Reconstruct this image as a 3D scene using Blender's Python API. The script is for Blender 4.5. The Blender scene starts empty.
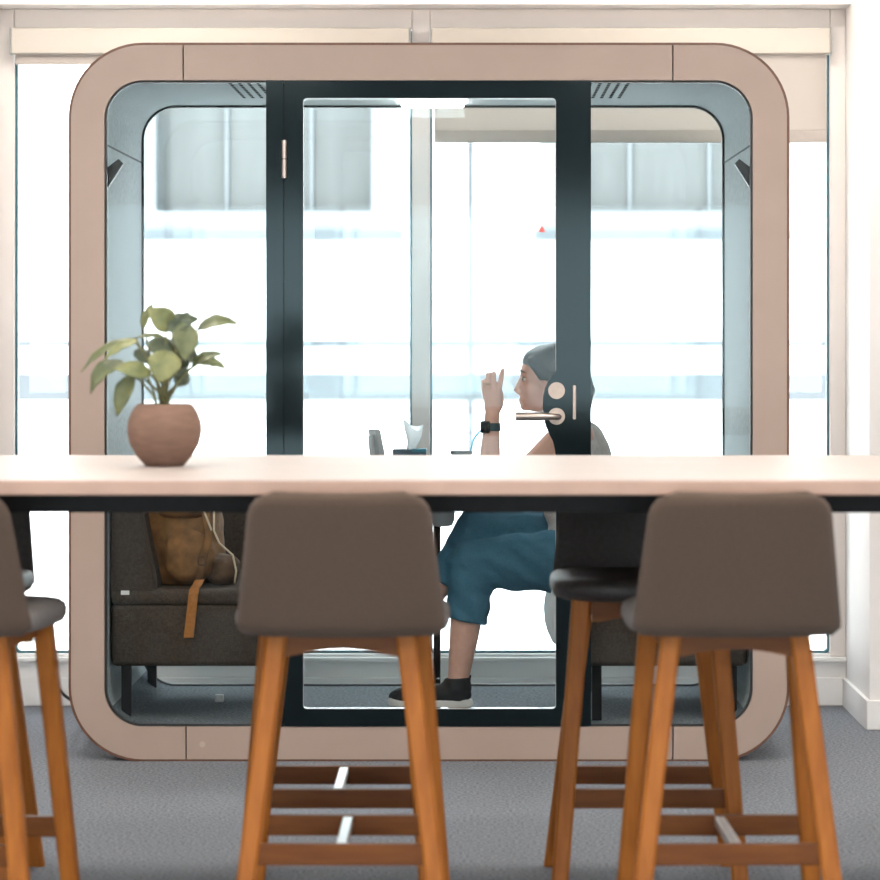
import bpy, bmesh, math, random
from mathutils import Vector, Matrix, noise
random.seed(7)
R = math.radians
SC = bpy.context.scene
COL = SC.collection

# ------------------------------------------------------------------ camera
cam_d = bpy.data.cameras.new('camera')
cam = bpy.data.objects.new('camera', cam_d); COL.objects.link(cam)
cam.location = (0, 0, 1.33); cam.rotation_euler = (R(90), 0, 0)
cam_d.sensor_width = 36; cam_d.lens = 131.6
cam_d.shift_x = -0.0375; cam_d.shift_y = -0.126
cam_d.clip_end = 300
cam_d.dof.use_dof = True; cam_d.dof.focus_distance = 10.1; cam_d.dof.aperture_fstop = 4.6
SC.camera = cam
# ------------------------------------------------------------------ world and exposure
W = bpy.data.worlds.new('overcast_sky'); SC.world = W; W.use_nodes = True
bg = W.node_tree.nodes['Background']
bg.inputs[0].default_value = (0.92, 0.97, 1.0, 1); bg.inputs[1].default_value = 5.2
SC.view_settings.view_transform = 'Standard'; SC.view_settings.look = 'None'
SC.view_settings.gamma = 1; SC.view_settings.use_curve_mapping = False
SC.view_settings.exposure = 0.75
sun_d = bpy.data.lights.new('sun', 'SUN'); sun_d.energy = 4.5; sun_d.angle = R(3); sun_d.color = (1, .97, .93)
sun = bpy.data.objects.new('sun', sun_d); COL.objects.link(sun); sun.rotation_euler = (R(48), 0, R(-18)); sun.location = (-3, -10, 14)
CEILING_LAMP = 12.0          # brightness of the warm ceiling panels
SC.cycles.max_bounces = 10; SC.cycles.transparent_max_bounces = 24
SC.cycles.caustics_reflective = False; SC.cycles.caustics_refractive = False
SC.cycles.sample_clamp_indirect = 6

# ------------------------------------------------------------------ materials
MATS = {}
def mat(name, col, rough=0.6, metal=0.0, noise_s=0, noise_a=0.0, bump_s=0, bump=0.0, spec=0.5,
        emit=None, emit_s=0, col2=None, stretch=None, alpha_trans=0, sheen=0):
    m = bpy.data.materials.new(name); m.use_nodes = True
    nt = m.node_tree; p = nt.nodes['Principled BSDF']
    p.inputs['Base Color'].default_value = (*col, 1); p.inputs['Roughness'].default_value = rough
    p.inputs['Metallic'].default_value = metal
    p.inputs['Specular IOR Level'].default_value = spec
    if sheen: p.inputs['Sheen Weight'].default_value = sheen
    if alpha_trans: p.inputs['Transmission Weight'].default_value = alpha_trans
    if emit:
        p.inputs['Emission Color'].default_value = (*emit, 1); p.inputs['Emission Strength'].default_value = emit_s
    if noise_s or bump_s:
        tc = nt.nodes.new('ShaderNodeTexCoord'); mp = nt.nodes.new('ShaderNodeMapping')
        nt.links.new(tc.outputs['Object'], mp.inputs[0])
        if stretch: mp.inputs['Scale'].default_value = stretch
    if noise_s:
        n = nt.nodes.new('ShaderNodeTexNoise'); n.inputs['Scale'].default_value = noise_s
        n.inputs['Detail'].default_value = 6
        nt.links.new(mp.outputs[0], n.inputs['Vector'])
        r = nt.nodes.new('ShaderNodeValToRGB')
        c2 = col2 or tuple(max(0, c * (1 - noise_a)) for c in col)
        c1 = col if col2 else tuple(min(1, c * (1 + noise_a)) for c in col)
        r.color_ramp.elements[0].color = (*c2, 1); r.color_ramp.elements[0].position = 0.3
        r.color_ramp.elements[1].color = (*c1, 1); r.color_ramp.elements[1].position = 0.7
        nt.links.new(n.outputs['Fac'], r.inputs[0]); nt.links.new(r.outputs[0], p.inputs['Base Color'])
    if bump_s:
        n = nt.nodes.new('ShaderNodeTexNoise'); n.inputs['Scale'].default_value = bump_s
        n.inputs['Detail'].default_value = 4
        nt.links.new(mp.outputs[0], n.inputs['Vector'])
        b = nt.nodes.new('ShaderNodeBump'); b.inputs['Strength'].default_value = bump
        b.inputs['Distance'].default_value = 0.004
        nt.links.new(n.outputs['Fac'], b.inputs['Height']); nt.links.new(b.outputs[0], p.inputs['Normal'])
    MATS[name] = m; return m
def glass(name, tint, refl=1.0, ior=1.45):
    m = bpy.data.materials.new(name); m.use_nodes = True; nt = m.node_tree
    nt.nodes.remove(nt.nodes['Principled BSDF'])
    out = nt.nodes['Material Output']
    t = nt.nodes.new('ShaderNodeBsdfTransparent'); t.inputs[0].default_value = (*tint, 1)
    g = nt.nodes.new('ShaderNodeBsdfGlossy'); g.inputs['Roughness'].default_value = 0.01; g.inputs[0].default_value = (0.78, 0.96, 1.0, 1)
    f = nt.nodes.new('ShaderNodeFresnel'); f.inputs[0].default_value = ior
    mul = nt.nodes.new('ShaderNodeMath'); mul.operation = 'MULTIPLY'; mul.inputs[1].default_value = refl
    mix = nt.nodes.new('ShaderNodeMixShader')
    nt.links.new(f.outputs[0], mul.inputs[0]); nt.links.new(mul.outputs[0], mix.inputs[0])
    nt.links.new(t.outputs[0], mix.inputs[1]); nt.links.new(g.outputs[0], mix.inputs[2])
    nt.links.new(mix.outputs[0], out.inputs[0])
    MATS[name] = m; return m
def sheer(name, col, trans):
    m = bpy.data.materials.new(name); m.use_nodes = True; nt = m.node_tree
    p = nt.nodes['Principled BSDF']; p.inputs['Base Color'].default_value = (*col, 1); p.inputs['Roughness'].default_value = 0.9
    p.inputs['Specular IOR Level'].default_value = 0.1
    t = nt.nodes.new('ShaderNodeBsdfTranslucent'); t.inputs[0].default_value = (*col, 1)
    mix = nt.nodes.new('ShaderNodeMixShader'); mix.inputs[0].default_value = trans
    nt.links.new(p.outputs[0], mix.inputs[1]); nt.links.new(t.outputs[0], mix.inputs[2])
    nt.links.new(mix.outputs[0], nt.nodes['Material Output'].inputs[0])
    MATS[name] = m; return m

mat('carpet', (0.205, 0.22, 0.25), 0.95, noise_s=110, noise_a=0.45, bump_s=400, bump=0.6, spec=0.1)
mat('pod_carpet', (0.17, 0.19, 0.21), 0.95, noise_s=110, noise_a=0.5, bump_s=400, bump=0.6, spec=0.1)
mat('wall_paint', (0.86, 0.845, 0.83), 0.7, noise_s=3, noise_a=0.02, spec=0.3)
mat('ceiling_paint', (0.85, 0.84, 0.82), 0.8, noise_s=3, noise_a=0.02, spec=0.2)
mat('trim_paint', (0.90, 0.89, 0.88), 0.45, noise_s=4, noise_a=0.02)
mat('window_frame', (0.72, 0.675, 0.65), 0.4, noise_s=5, noise_a=0.02)
mat('gasket_teal', (0.03, 0.12, 0.15), 0.4, noise_s=40, noise_a=0.1)
mat('pod_frame', (0.385, 0.292, 0.245), 0.45, noise_s=6, noise_a=0.03, spec=0.4)
mat('pod_badge', (0.45, 0.355, 0.305), 0.5, noise_s=6, noise_a=0.03)
mat('vent_dark', (0.02, 0.022, 0.023), 1.0, noise_s=50, noise_a=0.2, spec=0.0)
mat('pod_shell', (0.60, 0.50, 0.45), 0.5, noise_s=6, noise_a=0.03)
mat('copper_edge', (0.13, 0.052, 0.026), 0.4, noise_s=60, noise_a=0.2)
mat('felt', (0.42, 0.465, 0.48), 0.95, noise_s=70, noise_a=0.16, bump_s=300, bump=0.3, spec=0.1, stretch=(6, 1, 1))
mat('black_gloss', (0.006, 0.010, 0.012), 0.10, noise_s=8, noise_a=0.1, spec=0.2)
MATS['black_gloss'].node_tree.nodes['Principled BSDF'].inputs['Specular Tint'].default_value = (0.72, 0.95, 1.0, 1)
mat('black_rubber', (0.012, 0.013, 0.014), 0.5, noise_s=50, noise_a=0.2)
mat('seam_dark', (0.10, 0.11, 0.115), 0.9, noise_s=80, noise_a=0.2)
mat('nickel', (0.42, 0.36, 0.33), 0.28, metal=0.9, noise_s=40, noise_a=0.04)
mat('satin_disc', (0.52, 0.44, 0.385), 0.5, metal=0.3, noise_s=60, noise_a=0.06)
mat('sofa_fabric', (0.060, 0.048, 0.040), 0.95, noise_s=160, noise_a=0.3, bump_s=350, bump=0.4, spec=0.15)
mat('black_metal', (0.008, 0.008, 0.009), 0.5, noise_s=30, noise_a=0.2, spec=0.15)
mat('table_laminate', (0.40, 0.35, 0.325), 0.42, noise_s=6, noise_a=0.03, spec=0.25)
mat('table_edge', (0.46, 0.30, 0.235), 0.4, noise_s=14, noise_a=0.06)
mat('stool_fabric', (0.092, 0.065, 0.050), 0.95, noise_s=300, noise_a=0.12, bump_s=420, bump=0.4, spec=0.12, sheen=0.1)
mat('stool_seat_lit', (0.20, 0.185, 0.18), 0.85, noise_s=210, noise_a=0.2, bump_s=420, bump=0.4, spec=0.2)  # same fabric as the backrest, window light put into its paler colour
mat('shaded_upholstery', (0.045, 0.042, 0.041), 0.5, noise_s=90, noise_a=0.2, bump_s=160, bump=0.15)  # far stools' upholstery, with the shade they stand in put into the colour
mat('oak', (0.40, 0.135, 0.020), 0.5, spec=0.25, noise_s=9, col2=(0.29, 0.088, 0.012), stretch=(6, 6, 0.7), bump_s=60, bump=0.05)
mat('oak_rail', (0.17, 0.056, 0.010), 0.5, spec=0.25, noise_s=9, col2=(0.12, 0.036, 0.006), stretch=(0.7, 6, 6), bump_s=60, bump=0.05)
mat('bar_metal', (0.70, 0.69, 0.68), 0.35, metal=0.8, noise_s=60, noise_a=0.05)
mat('terracotta', (0.18, 0.105, 0.076), 0.8, noise_s=30, noise_a=0.12, bump_s=200, bump=0.1, stretch=(1, 1, 3))
mat('soil', (0.035, 0.024, 0.018), 1, noise_s=120, noise_a=0.5, bump_s=150, bump=1)
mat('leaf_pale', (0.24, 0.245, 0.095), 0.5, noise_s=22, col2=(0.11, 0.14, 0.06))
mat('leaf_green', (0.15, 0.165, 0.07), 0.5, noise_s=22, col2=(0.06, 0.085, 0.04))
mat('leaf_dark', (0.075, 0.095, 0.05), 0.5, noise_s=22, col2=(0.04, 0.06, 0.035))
mat('stem', (0.14, 0.14, 0.06), 0.5, noise_s=60, noise_a=0.2)
mat('skin', (0.57, 0.335, 0.26), 0.5, noise_s=50, noise_a=0.06, spec=0.35)
mat('lip', (0.44, 0.20, 0.16), 0.45, noise_s=60, noise_a=0.05)
mat('hair', (0.012, 0.012, 0.014), 0.45, noise_s=120, noise_a=0.4, stretch=(1, 1, 0.2), bump_s=180, bump=0.3)
mat('grey_top', (0.40, 0.375, 0.355), 0.9, noise_s=150, noise_a=0.15, bump_s=60, bump=0.3)
mat('denim', (0.045, 0.125, 0.185), 0.9, noise_s=260, noise_a=0.18, bump_s=260, bump=0.4, spec=0.15)
mat('denim_seam', (0.05, 0.11, 0.15), 0.9, noise_s=160, noise_a=0.3)
mat('shoe_knit', (0.013, 0.014, 0.016), 0.85, noise_s=200, noise_a=0.4, bump_s=300, bump=0.4)
mat('shoe_sole', (0.68, 0.66, 0.63), 0.6, noise_s=60, noise_a=0.05)
mat('watch_strap', (0.02, 0.05, 0.06), 0.6, noise_s=90, noise_a=0.2)
mat('watch_face', (0.008, 0.010, 0.012), 0.1, noise_s=20, noise_a=0.1)
mat('eye_white', (0.75, 0.72, 0.70), 0.2, noise_s=40, noise_a=0.03)
mat('gold', (0.85, 0.62, 0.30), 0.25, metal=1.0, noise_s=40, noise_a=0.05)
mat('pale_cloth', (0.62, 0.64, 0.65), 0.9, noise_s=60, noise_a=0.05, bump_s=80, bump=0.3)
mat('canvas', (0.19, 0.092, 0.033), 0.85, noise_s=26, noise_a=0.35, bump_s=30, bump=0.6)
mat('canvas_dark', (0.10, 0.055, 0.028), 0.85, noise_s=40, noise_a=0.3, bump_s=60, bump=0.4)
mat('orange_web', (0.30, 0.115, 0.022), 0.8, noise_s=120, noise_a=0.15)
mat('cream_web', (0.62, 0.50, 0.36), 0.8, noise_s=120, noise_a=0.1)
mat('white_plastic', (0.78, 0.78, 0.77), 0.4, noise_s=20, noise_a=0.02)
mat('grey_plastic', (0.36, 0.38, 0.39), 0.4, noise_s=20, noise_a=0.05)
mat('screen_dark', (0.02, 0.025, 0.03), 0.08, noise_s=20, noise_a=0.1)
mat('teal_card', (0.015, 0.13, 0.19), 0.6, noise_s=20, noise_a=0.1)
mat('navy_card', (0.03, 0.06, 0.08), 0.6, noise_s=20, noise_a=0.1)
sheer('tissue', (0.80, 0.84, 0.86), 0.5)
sheer('blind_fabric', (0.60, 0.55, 0.51), 0.55)
mat('blind_hem', (0.42, 0.38, 0.35), 0.7, noise_s=40, noise_a=0.04)
mat('blind_box', (0.52, 0.49, 0.44), 0.6, noise_s=10, noise_a=0.02)
mat('straw_blue', (0.10, 0.50, 0.75), 0.35, noise_s=20, noise_a=0.05)
sheer('red_sticker', (0.85, 0.12, 0.05), 0.6)
mat('cable', (0.01, 0.012, 0.014), 0.5, noise_s=40, noise_a=0.2)
mat('stone', (0.86, 0.86, 0.86), 0.9, noise_s=1.2, noise_a=0.04)
mat('stone_trim', (0.070, 0.080, 0.088), 0.9, noise_s=1.2, noise_a=0.04)
mat('facade_glass', (0.088, 0.090, 0.089), 0.35, noise_s=3, noise_a=0.10, stretch=(4, 1, 0.5), spec=0.3)
mat('facade_frame', (0.14, 0.152, 0.16), 0.6, noise_s=5, noise_a=0.04)
mat('street', (0.72, 0.71, 0.70), 0.9, noise_s=2, noise_a=0.1)
mat('lamp_panel', (0.9, 0.9, 0.9), 0.5, emit=(1.0, 0.92, 0.83), emit_s=CEILING_LAMP, noise_s=2, noise_a=0.01)
mat('pod_lamp', (0.9, 0.9, 0.9), 0.5, emit=(1.0, 0.97, 0.93), emit_s=16, noise_s=2, noise_a=0.01)
glass('pod_glass', (0.95, 0.968, 0.97), 0.27, 1.42)
glass('window_glass', (0.97, 0.985, 0.985), 0.8, 1.45)

# ------------------------------------------------------------------ mesh helpers
class B:
    def __init__(s): s.bm = bmesh.new()
    def box(s, x0, x1, y0, y1, z0, z1, bev=0, seg=2):
        vs = [s.bm.verts.new((x, y, z)) for x in (x0, x1) for y in (y0, y1) for z in (z0, z1)]
        q = [(0, 1, 3, 2), (4, 6, 7, 5), (0, 4, 5, 1), (2, 3, 7, 6), (0, 2, 6, 4), (1, 5, 7, 3)]
        fs = [s.bm.faces.new([vs[i] for i in f]) for f in q]
        if bev:
            es = list({e for f in fs for e in f.edges})
            bmesh.ops.bevel(s.bm, geom=es, offset=bev, segments=seg, affect='EDGES', profile=0.5)
        return s
    def rings(s, rings, closed_ends=True, loop=True):
        rows = [[s.bm.verts.new(p) for p in r] for r in rings]
        n = len(rows[0])
        for a, b in zip(rows, rows[1:]):
            for i in range(n if loop else n - 1):
                j = (i + 1) % n
                s.bm.faces.new((a[i], a[j], b[j], b[i]))
        if closed_ends and loop:
            s.bm.faces.new(list(reversed(rows[0]))); s.bm.faces.new(rows[-1])
        return s
    def tube(s, pts, rad, seg=12, round_ends=False, flat=None):
        """swept tube; rad: number or list; flat: (axis vector, factor) squashes the section along axis"""
        pts = [Vector(p) for p in pts]; n = len(pts)
        if not hasattr(rad, '__len__'): rad = [rad] * n
        rad = list(rad)
        if round_ends:
            d0 = (pts[0] - pts[1]).normalized(); d1 = (pts[-1] - pts[-2]).normalized()
            P, Q = [], []
            for k in (90, 65, 40, 20):
                P.append(pts[0] + d0 * rad[0] * math.sin(R(k))); Q.append(max(rad[0] * math.cos(R(k)), rad[0] * 0.05))
            P += pts; Q += rad
            for k in (20, 40, 65, 90):
                P.append(pts[-1] + d1 * rad[-1] * math.sin(R(k))); Q.append(max(rad[-1] * math.cos(R(k)), rad[-1] * 0.05))
            pts, rad = P, Q; n = len(pts)
        u = None; rings = []
        for i, p in enumerate(pts):
            t = (pts[min(i + 1, n - 1)] - pts[max(i - 1, 0)]).normalized()
            if u is None:
                ref = Vector((0, 1, 0)) if abs(t.y) < 0.9 else Vector((1, 0, 0))
                u = t.cross(ref).normalized()
            else:
                u = (u - t * u.dot(t)).normalized()
            v = t.cross(u)
            ring = []
            for k in range(seg):
                a = 2 * math.pi * k / seg
                o = (u * math.cos(a) + v * math.sin(a)) * rad[i]
                if flat:
                    ax = Vector(flat[0]).normalized(); o -= ax * o.dot(ax) * (1 - flat[1])
                ring.append(p + o)
            rings.append(ring)
        return s.rings(rings)
    def ell(s, c, r, rot=None, seg=20, rows=12, power=1.0):
        c = Vector(c); M3 = Matrix.Identity(3)
        if rot:
            from mathutils import Euler
            M3 = Euler([R(a) for a in rot]).to_matrix()
        f = lambda t: math.copysign(abs(t) ** power, t)
        rings = []
        for i in range(rows + 1):
            th = math.pi * (0.02 + 0.96 * i / rows)
            rings.append([c + M3 @ Vector((r[0] * f(math.sin(th)) * f(math.cos(2 * math.pi * k / seg)),
                                           r[1] * f(math.sin(th)) * f(math.sin(2 * math.pi * k / seg)),
                                           -r[2] * f(math.cos(th)))) for k in range(seg)])
        return s.rings(rings)
    def lathe(s, c, prof, seg=32):
        c = Vector(c)
        return s.rings([[c + Vector((r * math.cos(2 * math.pi * k / seg), r * math.sin(2 * math.pi * k / seg), z))
                         for k in range(seg)] for r, z in prof])
    def prism(s, poly, y0, y1, bev=0):
        """(x, z) polygon extruded along y"""
        a = [s.bm.verts.new((x, y0, z)) for x, z in poly]; b = [s.bm.verts.new((x, y1, z)) for x, z in poly]
        n = len(poly); fs = [s.bm.faces.new(a), s.bm.faces.new(list(reversed(b)))]
        es = list({e for f in fs for e in f.edges})
        for i in range(n):
            j = (i + 1) % n; s.bm.faces.new((a[j], a[i], b[i], b[j]))
        if bev: bmesh.ops.bevel(s.bm, geom=es, offset=bev, segments=2, affect='EDGES')
        return s
    def strip(s, outer, inner, y0, y1, closed=True):
        """solid band between two matching (x, z) outlines"""
        n = len(outer)
        rows = [[s.bm.verts.new((x, y, z)) for x, z in o] for o, y in ((outer, y0), (inner, y0), (inner, y1), (outer, y1))]
        for i in range(n if closed else n - 1):
            j = (i + 1) % n
            for k in range(4):
                a, b = rows[k], rows[(k + 1) % 4]
                s.bm.faces.new((a[i], a[j], b[j], b[i]))
        if not closed:
            s.bm.faces.new([r[0] for r in rows]); s.bm.faces.new([r[-1] for r in reversed(rows)])
        return s

def rr(x0, x1, z0, z1, r, n=12):
    pts = []
    for cx, cz, a0 in ((x1 - r, z1 - r, 0), (x0 + r, z1 - r, 90), (x0 + r, z0 + r, 180), (x1 - r, z0 + r, 270)):
        for k in range(n + 1):
            a = R(a0 + 90 * k / n); pts.append((cx + r * math.cos(a), cz + r * math.sin(a)))
    return pts

ORG = {}
def ob(name, b, m, parent=None, smooth=False, angle=None, base=True):
    bm = b.bm if isinstance(b, B) else b
    bmesh.ops.recalc_face_normals(bm, faces=bm.faces)
    me = bpy.data.meshes.new(name); 
    if parent is not None:
        o = ORG[parent]; bmesh.ops.translate(bm, verts=bm.verts, vec=-o); loc = Vector()
    elif base:
        xs = [v.co.x for v in bm.verts]; ys = [v.co.y for v in bm.verts]; zs = [v.co.z for v in bm.verts]
        o = Vector(((min(xs) + max(xs)) / 2, (min(ys) + max(ys)) / 2, min(zs)))
        bmesh.ops.translate(bm, verts=bm.verts, vec=-o); loc = o
    else: o = Vector(); loc = o
    bm.to_mesh(me); bm.free()
    me.materials.append(MATS[m] if isinstance(m, str) else m)
    if smooth:
        me.shade_smooth()
        if angle: me.set_sharp_from_angle(angle=R(angle))
    ob_ = bpy.data.objects.new(name, me); COL.objects.link(ob_)
    ob_.location = loc
    if parent is not None: ob_.parent = parent
    ORG[ob_] = o.copy()
    return ob_
def tag(o, label=None, cat=None, group=None, kind=None):
    if label: o['label'] = label
    if cat: o['category'] = cat
    if group: o['group'] = group
    if kind: o['kind'] = kind
    return o
def thing(name, label, cat, loc=(0, 0, 0), group=None, kind=None):
    o = bpy.data.objects.new(name, None); COL.objects.link(o); o.location = loc
    o.empty_display_size = 0.1; ORG[o] = Vector(loc)
    return tag(o, label, cat, group, kind)
def struct(name, b, m, parent=None, label=None, **k):
    o = ob(name, b, m, parent, **k)
    if parent is None: tag(o, label, None, None, 'structure')
    return o
def dup(o, parent=None, loc=None, rz=None):
    c = o.copy(); COL.objects.link(c); c.parent = parent
    ORG[c] = ORG[o].copy()
    if loc is not None: c.location = loc
    if rz is not None: c.rotation_euler.z = rz
    for ch in list(o.children): dup(ch, c)
    return c
def remeshed(name, b, m, parent, voxel=0.005, smooth_it=6, disp=None):
    """fuse overlapping closed shapes into one continuous skin"""
    bm = b.bm; bmesh.ops.recalc_face_normals(bm, faces=bm.faces)
    me = bpy.data.meshes.new('raw'); bm.to_mesh(me); bm.free()
    t = bpy.data.objects.new('raw', me); COL.objects.link(t)
    r = t.modifiers.new('r', 'REMESH'); r.mode = 'VOXEL'; r.voxel_size = voxel
    if smooth_it:
        sm = t.modifiers.new('s', 'SMOOTH'); sm.iterations = smooth_it; sm.factor = 0.5
    dg = bpy.context.evaluated_depsgraph_get()
    nm = bpy.data.meshes.new_from_object(t.evaluated_get(dg))
    bpy.data.objects.remove(t); bpy.data.meshes.remove(me)
    nb = bmesh.new(); nb.from_mesh(nm); bpy.data.meshes.remove(nm)
    if disp:
        for v in nb.verts: v.co = disp(v.co)
    return ob(name, nb, m, parent, smooth=True)

# ================================================================== THE SETTING
WY = 11.37                                    # inner plane of the window wall
XL, XR, YB, CZ = -5.0, 5.0, -4.0, 2.80
struct('floor', B().box(XL, XR, YB, WY + 0.2, -0.12, 0), 'carpet', label='grey blue carpet with short pile', base=False)
struct('ceiling', B().box(XL - .2, XR + .2, YB - .2, 11.30, CZ, CZ + 0.15), 'ceiling_paint', label='flat white ceiling', base=False)
struct('wall_left', B().box(XL - 0.2, XL, YB - .2, 10.69, 0, CZ), 'wall_paint', label='pale plain side wall', base=False)
struct('wall_right', B().box(XR, XR + 0.2, YB - .2, 10.69, 0, CZ), 'wall_paint', label='pale plain side wall', base=False)
# the window wall: deep reveal between two solid piers, lintel over it, low upstand under it
RX0, RX1 = -1.675, 1.318
struct('wall_back', B().box(RX1, XR + .2, 10.69, WY + 0.25, 0, CZ), 'wall_paint', label='white pier beside the window reveal', base=False)
struct('wall_back_left', B().box(XL - .2, RX0, 10.69, WY + 0.25, 0, CZ), 'wall_paint', label='white wall beside the window reveal', base=False)
struct('wall_back_lintel', B().box(RX0, RX1, 11.20, WY + 0.25, 2.462, CZ + .15), 'trim_paint', label='white soffit over the window reveal', base=False)
struct('wall_back_upstand', B().box(RX0, RX1, WY, WY + 0.25, 0, 0.158), 'trim_paint', label='low white upstand under the window', base=False)
bb = B().box(RX1 - .013, XR, 10.672, 10.69, 0, 0.098, 0.004); bb.box(RX1 - .013, RX1, 10.6875, WY - .016, 0, 0.0975)
struct('baseboard_right', bb, 'trim_paint', label='white baseboard round the pier', base=False)
bb = B().box(XL, RX0 + .013, 10.672, 10.69, 0, 0.098, 0.004); bb.box(RX0, RX0 + .013, 10.6875, WY - .016, 0, 0.0975)
struct('baseboard_left', bb, 'trim_paint', label='white baseboard of the wall', base=False)
struct('baseboard_back', B().box(RX0 + .013, RX1 - .013, WY - 0.016, WY, 0, 0.10, 0.004), 'trim_paint', label='white baseboard under the window', base=False)
struct('trim_1', B().box(RX0, RX1, WY - 0.03, WY + 0.06, 0.158, 0.172, 0.003), 'trim_paint', label='slim white sill under the window', base=False)
# rear wall of the office (behind the photographer) with its own window
yb0, yb1 = YB - .2, YB
rw = B().box(XL, -4.7, yb0, yb1, 0, CZ); rw.box(4.7, XR, yb0, yb1, 0, CZ)
rw.box(-4.7, 4.7, yb0, yb1, 0, 0.12); rw.box(-4.7, 4.7, yb0, yb1, 2.3, CZ)
struct('wall_front', rw, 'wall_paint', label='office wall with a wide window opening', base=False)
w2 = thing('window_2', 'wide window in the far office wall', None, (0, YB - .1, 0.12), kind='structure')
fr = B()
for x in (-4.7, -3.4, -2.3, -1.0, 0.36, 1.65, 3.2, 4.65): fr.box(x, x + .05, YB - .14, YB - .08, 0.12, 2.3)
fr.box(-4.7, 4.7, YB - .14, YB - .08, 0.12, 0.17); fr.box(-4.7, 4.7, YB - .14, YB - .08, 2.25, 2.3)
ob('window_frame', fr, 'window_frame', w2)
ob('window_pane', B().box(-4.69, 4.69, YB - .115, YB - .105, 0.13, 2.29), 'window_glass', w2)

# the big two-pane window
w1 = thing('window_1', 'tall two-pane window with pale frame and roller blinds', None, (-0.18, WY, 0.172), kind='structure')
FX = [(-1.675, -1.622), (-0.216, -0.152), (1.262, 1.318)]
zt0, zt1 = 2.393, 2.462
for a, b_ in FX: ob('window_frame', B().box(a, b_, WY, WY + 0.09, 0.172, zt1, 0.004), 'window_frame', w1)
for a, b_ in ((FX[0][1], FX[1][0]), (FX[1][1], FX[2][0])):
    ob('window_rail', B().box(a, b_, WY, WY + 0.09, zt0, zt1, 0.004), 'window_frame', w1)
    ob('window_rail', B().box(a, b_, WY, WY + 0.09, 0.172, 0.182, 0.002), 'trim_paint', w1)
    ob('window_pane', B().box(a + .004, b_ - .004, WY + .045, WY + .057, 0.186, zt0 - .004), 'window_glass', w1)
    ob('gasket', B().strip(rr(a, b_, 0.182, zt0, 0.012, 4), rr(a + .008, b_ - .008, 0.190, zt0 - .008, 0.012, 4), WY + .03, WY + .07), 'gasket_teal', w1)

# outside: street and the facade opposite
struct('ground', B().box(-60, 60, WY + 0.4, 60, -7.2, -7), 'street', label='pale street between the buildings', base=False)
FY = 24.0
fa = thing('facade_building', 'white stone building with large grey windows across the street', 'building', (0, FY, -7))
ob('wall', B().box(-26, 26, FY, FY + 6, -7, 9), 'stone', fa)
for z, h, d in ((1.20, 0.05, 0.16), (0.80, 0.20, 0.10), (5.2, 0.3, 0.4)):
    ob('string_course', B().box(-26, 26, FY - d, FY, z, z + h, 0.01), 'stone_trim', fa)
ob('drainpipe', B().tube([(-0.02, FY - .12, -7), (-0.02, FY - .12, 9)], 0.024, 8), 'stone_trim', fa)
ob('drainpipe', B().tube([(-9.2, FY - .12, -7), (-9.2, FY - .12, 9)], 0.03, 8), 'facade_frame', fa)
for wx0, wx1 in ((-10.7, -8.7), (-6.65, -4.65), (-2.54, -.57), (0.50, 2.35), (4.7, 6.7), (8.8, 10.8), (-14.8, -12.8)):
    ww = wx1 - wx0
    w = ob('window', B().strip(rr(wx0, wx1, 2.06, 4.6, .02, 2), rr(wx0 + .2, wx1 - .18, 2.20, 4.45, .02, 2), FY - .30, FY), 'facade_frame', fa)
    ob('pane', B().box(wx0 + .2, wx1 - .18, FY - .04, FY - .005, 2.20, 4.45), 'facade_glass', w)
    for k in (0.36, 0.68): ob('mullion', B().box(wx0 + ww * k - .01, wx0 + ww * k + .01, FY - .09, FY - .04, 2.20, 4.45), 'facade_frame', w)
    ob('sill', B().box(wx0 - .05, wx1 + .05, FY - .36, FY, 1.99, 2.06), 'stone_trim', w)

# ceiling lamps: rows of square warm panels
k = 0
lp = None
for y in (2.0, 3.6, 5.2, 6.8, 8.4, 10.35):  # last row, over the pod, is added to brighten window frames and blinds
    for x in (-3.4, -1.1, 0.9, 3.5):
        if y > 10 and abs(x) > 2: continue
        if lp is None:
            lp = thing('ceiling_lamp', 'square warm ceiling lamp panel set in the ceiling', 'lamp', (0, 0, CZ), 'ceiling lamp panels')
            ob('frame', B().strip(rr(-.32, .32, -.32, .32, .01, 2), rr(-.30, .30, -.30, .30, .01, 2), -.012, 0), 'trim_paint', lp, base=False)
            f = lp.children[0]
            f.data.transform(Matrix(((1, 0, 0, 0), (0, 0, 1, 0), (0, 1, 0, 0), (0, 0, 0, 1))) @ Matrix.Translation((0, 0, CZ)))
            ob('diffuser', B().box(-.30, .30, -.30, .30, CZ - .008, CZ), 'lamp_panel', lp)
            lp.location = (x, y, CZ)
        else: dup(lp, None, (x, y, CZ))

# ================================================================== ROLLER BLINDS
def blind(x0, x1, label, zdrop):
    t = thing('roller_blind', label, 'blind', ((x0 + x1) / 2, WY - .03, zt0 - .095), 'roller blinds')
    ob('cassette', B().box(x0, x1, WY - .068, WY - .002, zt0 - .095, zt0 - .004, .006), 'blind_box', t)
    ob('fabric', B().box(x0 + .012, x1 - .012, WY - .032, WY - .0305, zdrop + .03, zt0 - .095), 'blind_fabric', t)
    ob('hem_bar', B().box(x0 + .012, x1 - .012, WY - .037, WY - .026, zdrop, zdrop + .03 if zdrop > 2.1 else zdrop + .045, .003), 'blind_hem', t)
    for x in (x0 - .003, x1): ob('end_cap', B().box(x, x + .003, WY - .07, WY - .001, zt0 - .097, zt0 - .003), 'grey_plastic', t)
blind(-1.625, -0.222, 'cream roller blind wound up into its box', 2.262)
blind(-0.148, 1.258, 'cream roller blind pulled down a little with darker hem', 1.987)

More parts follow.
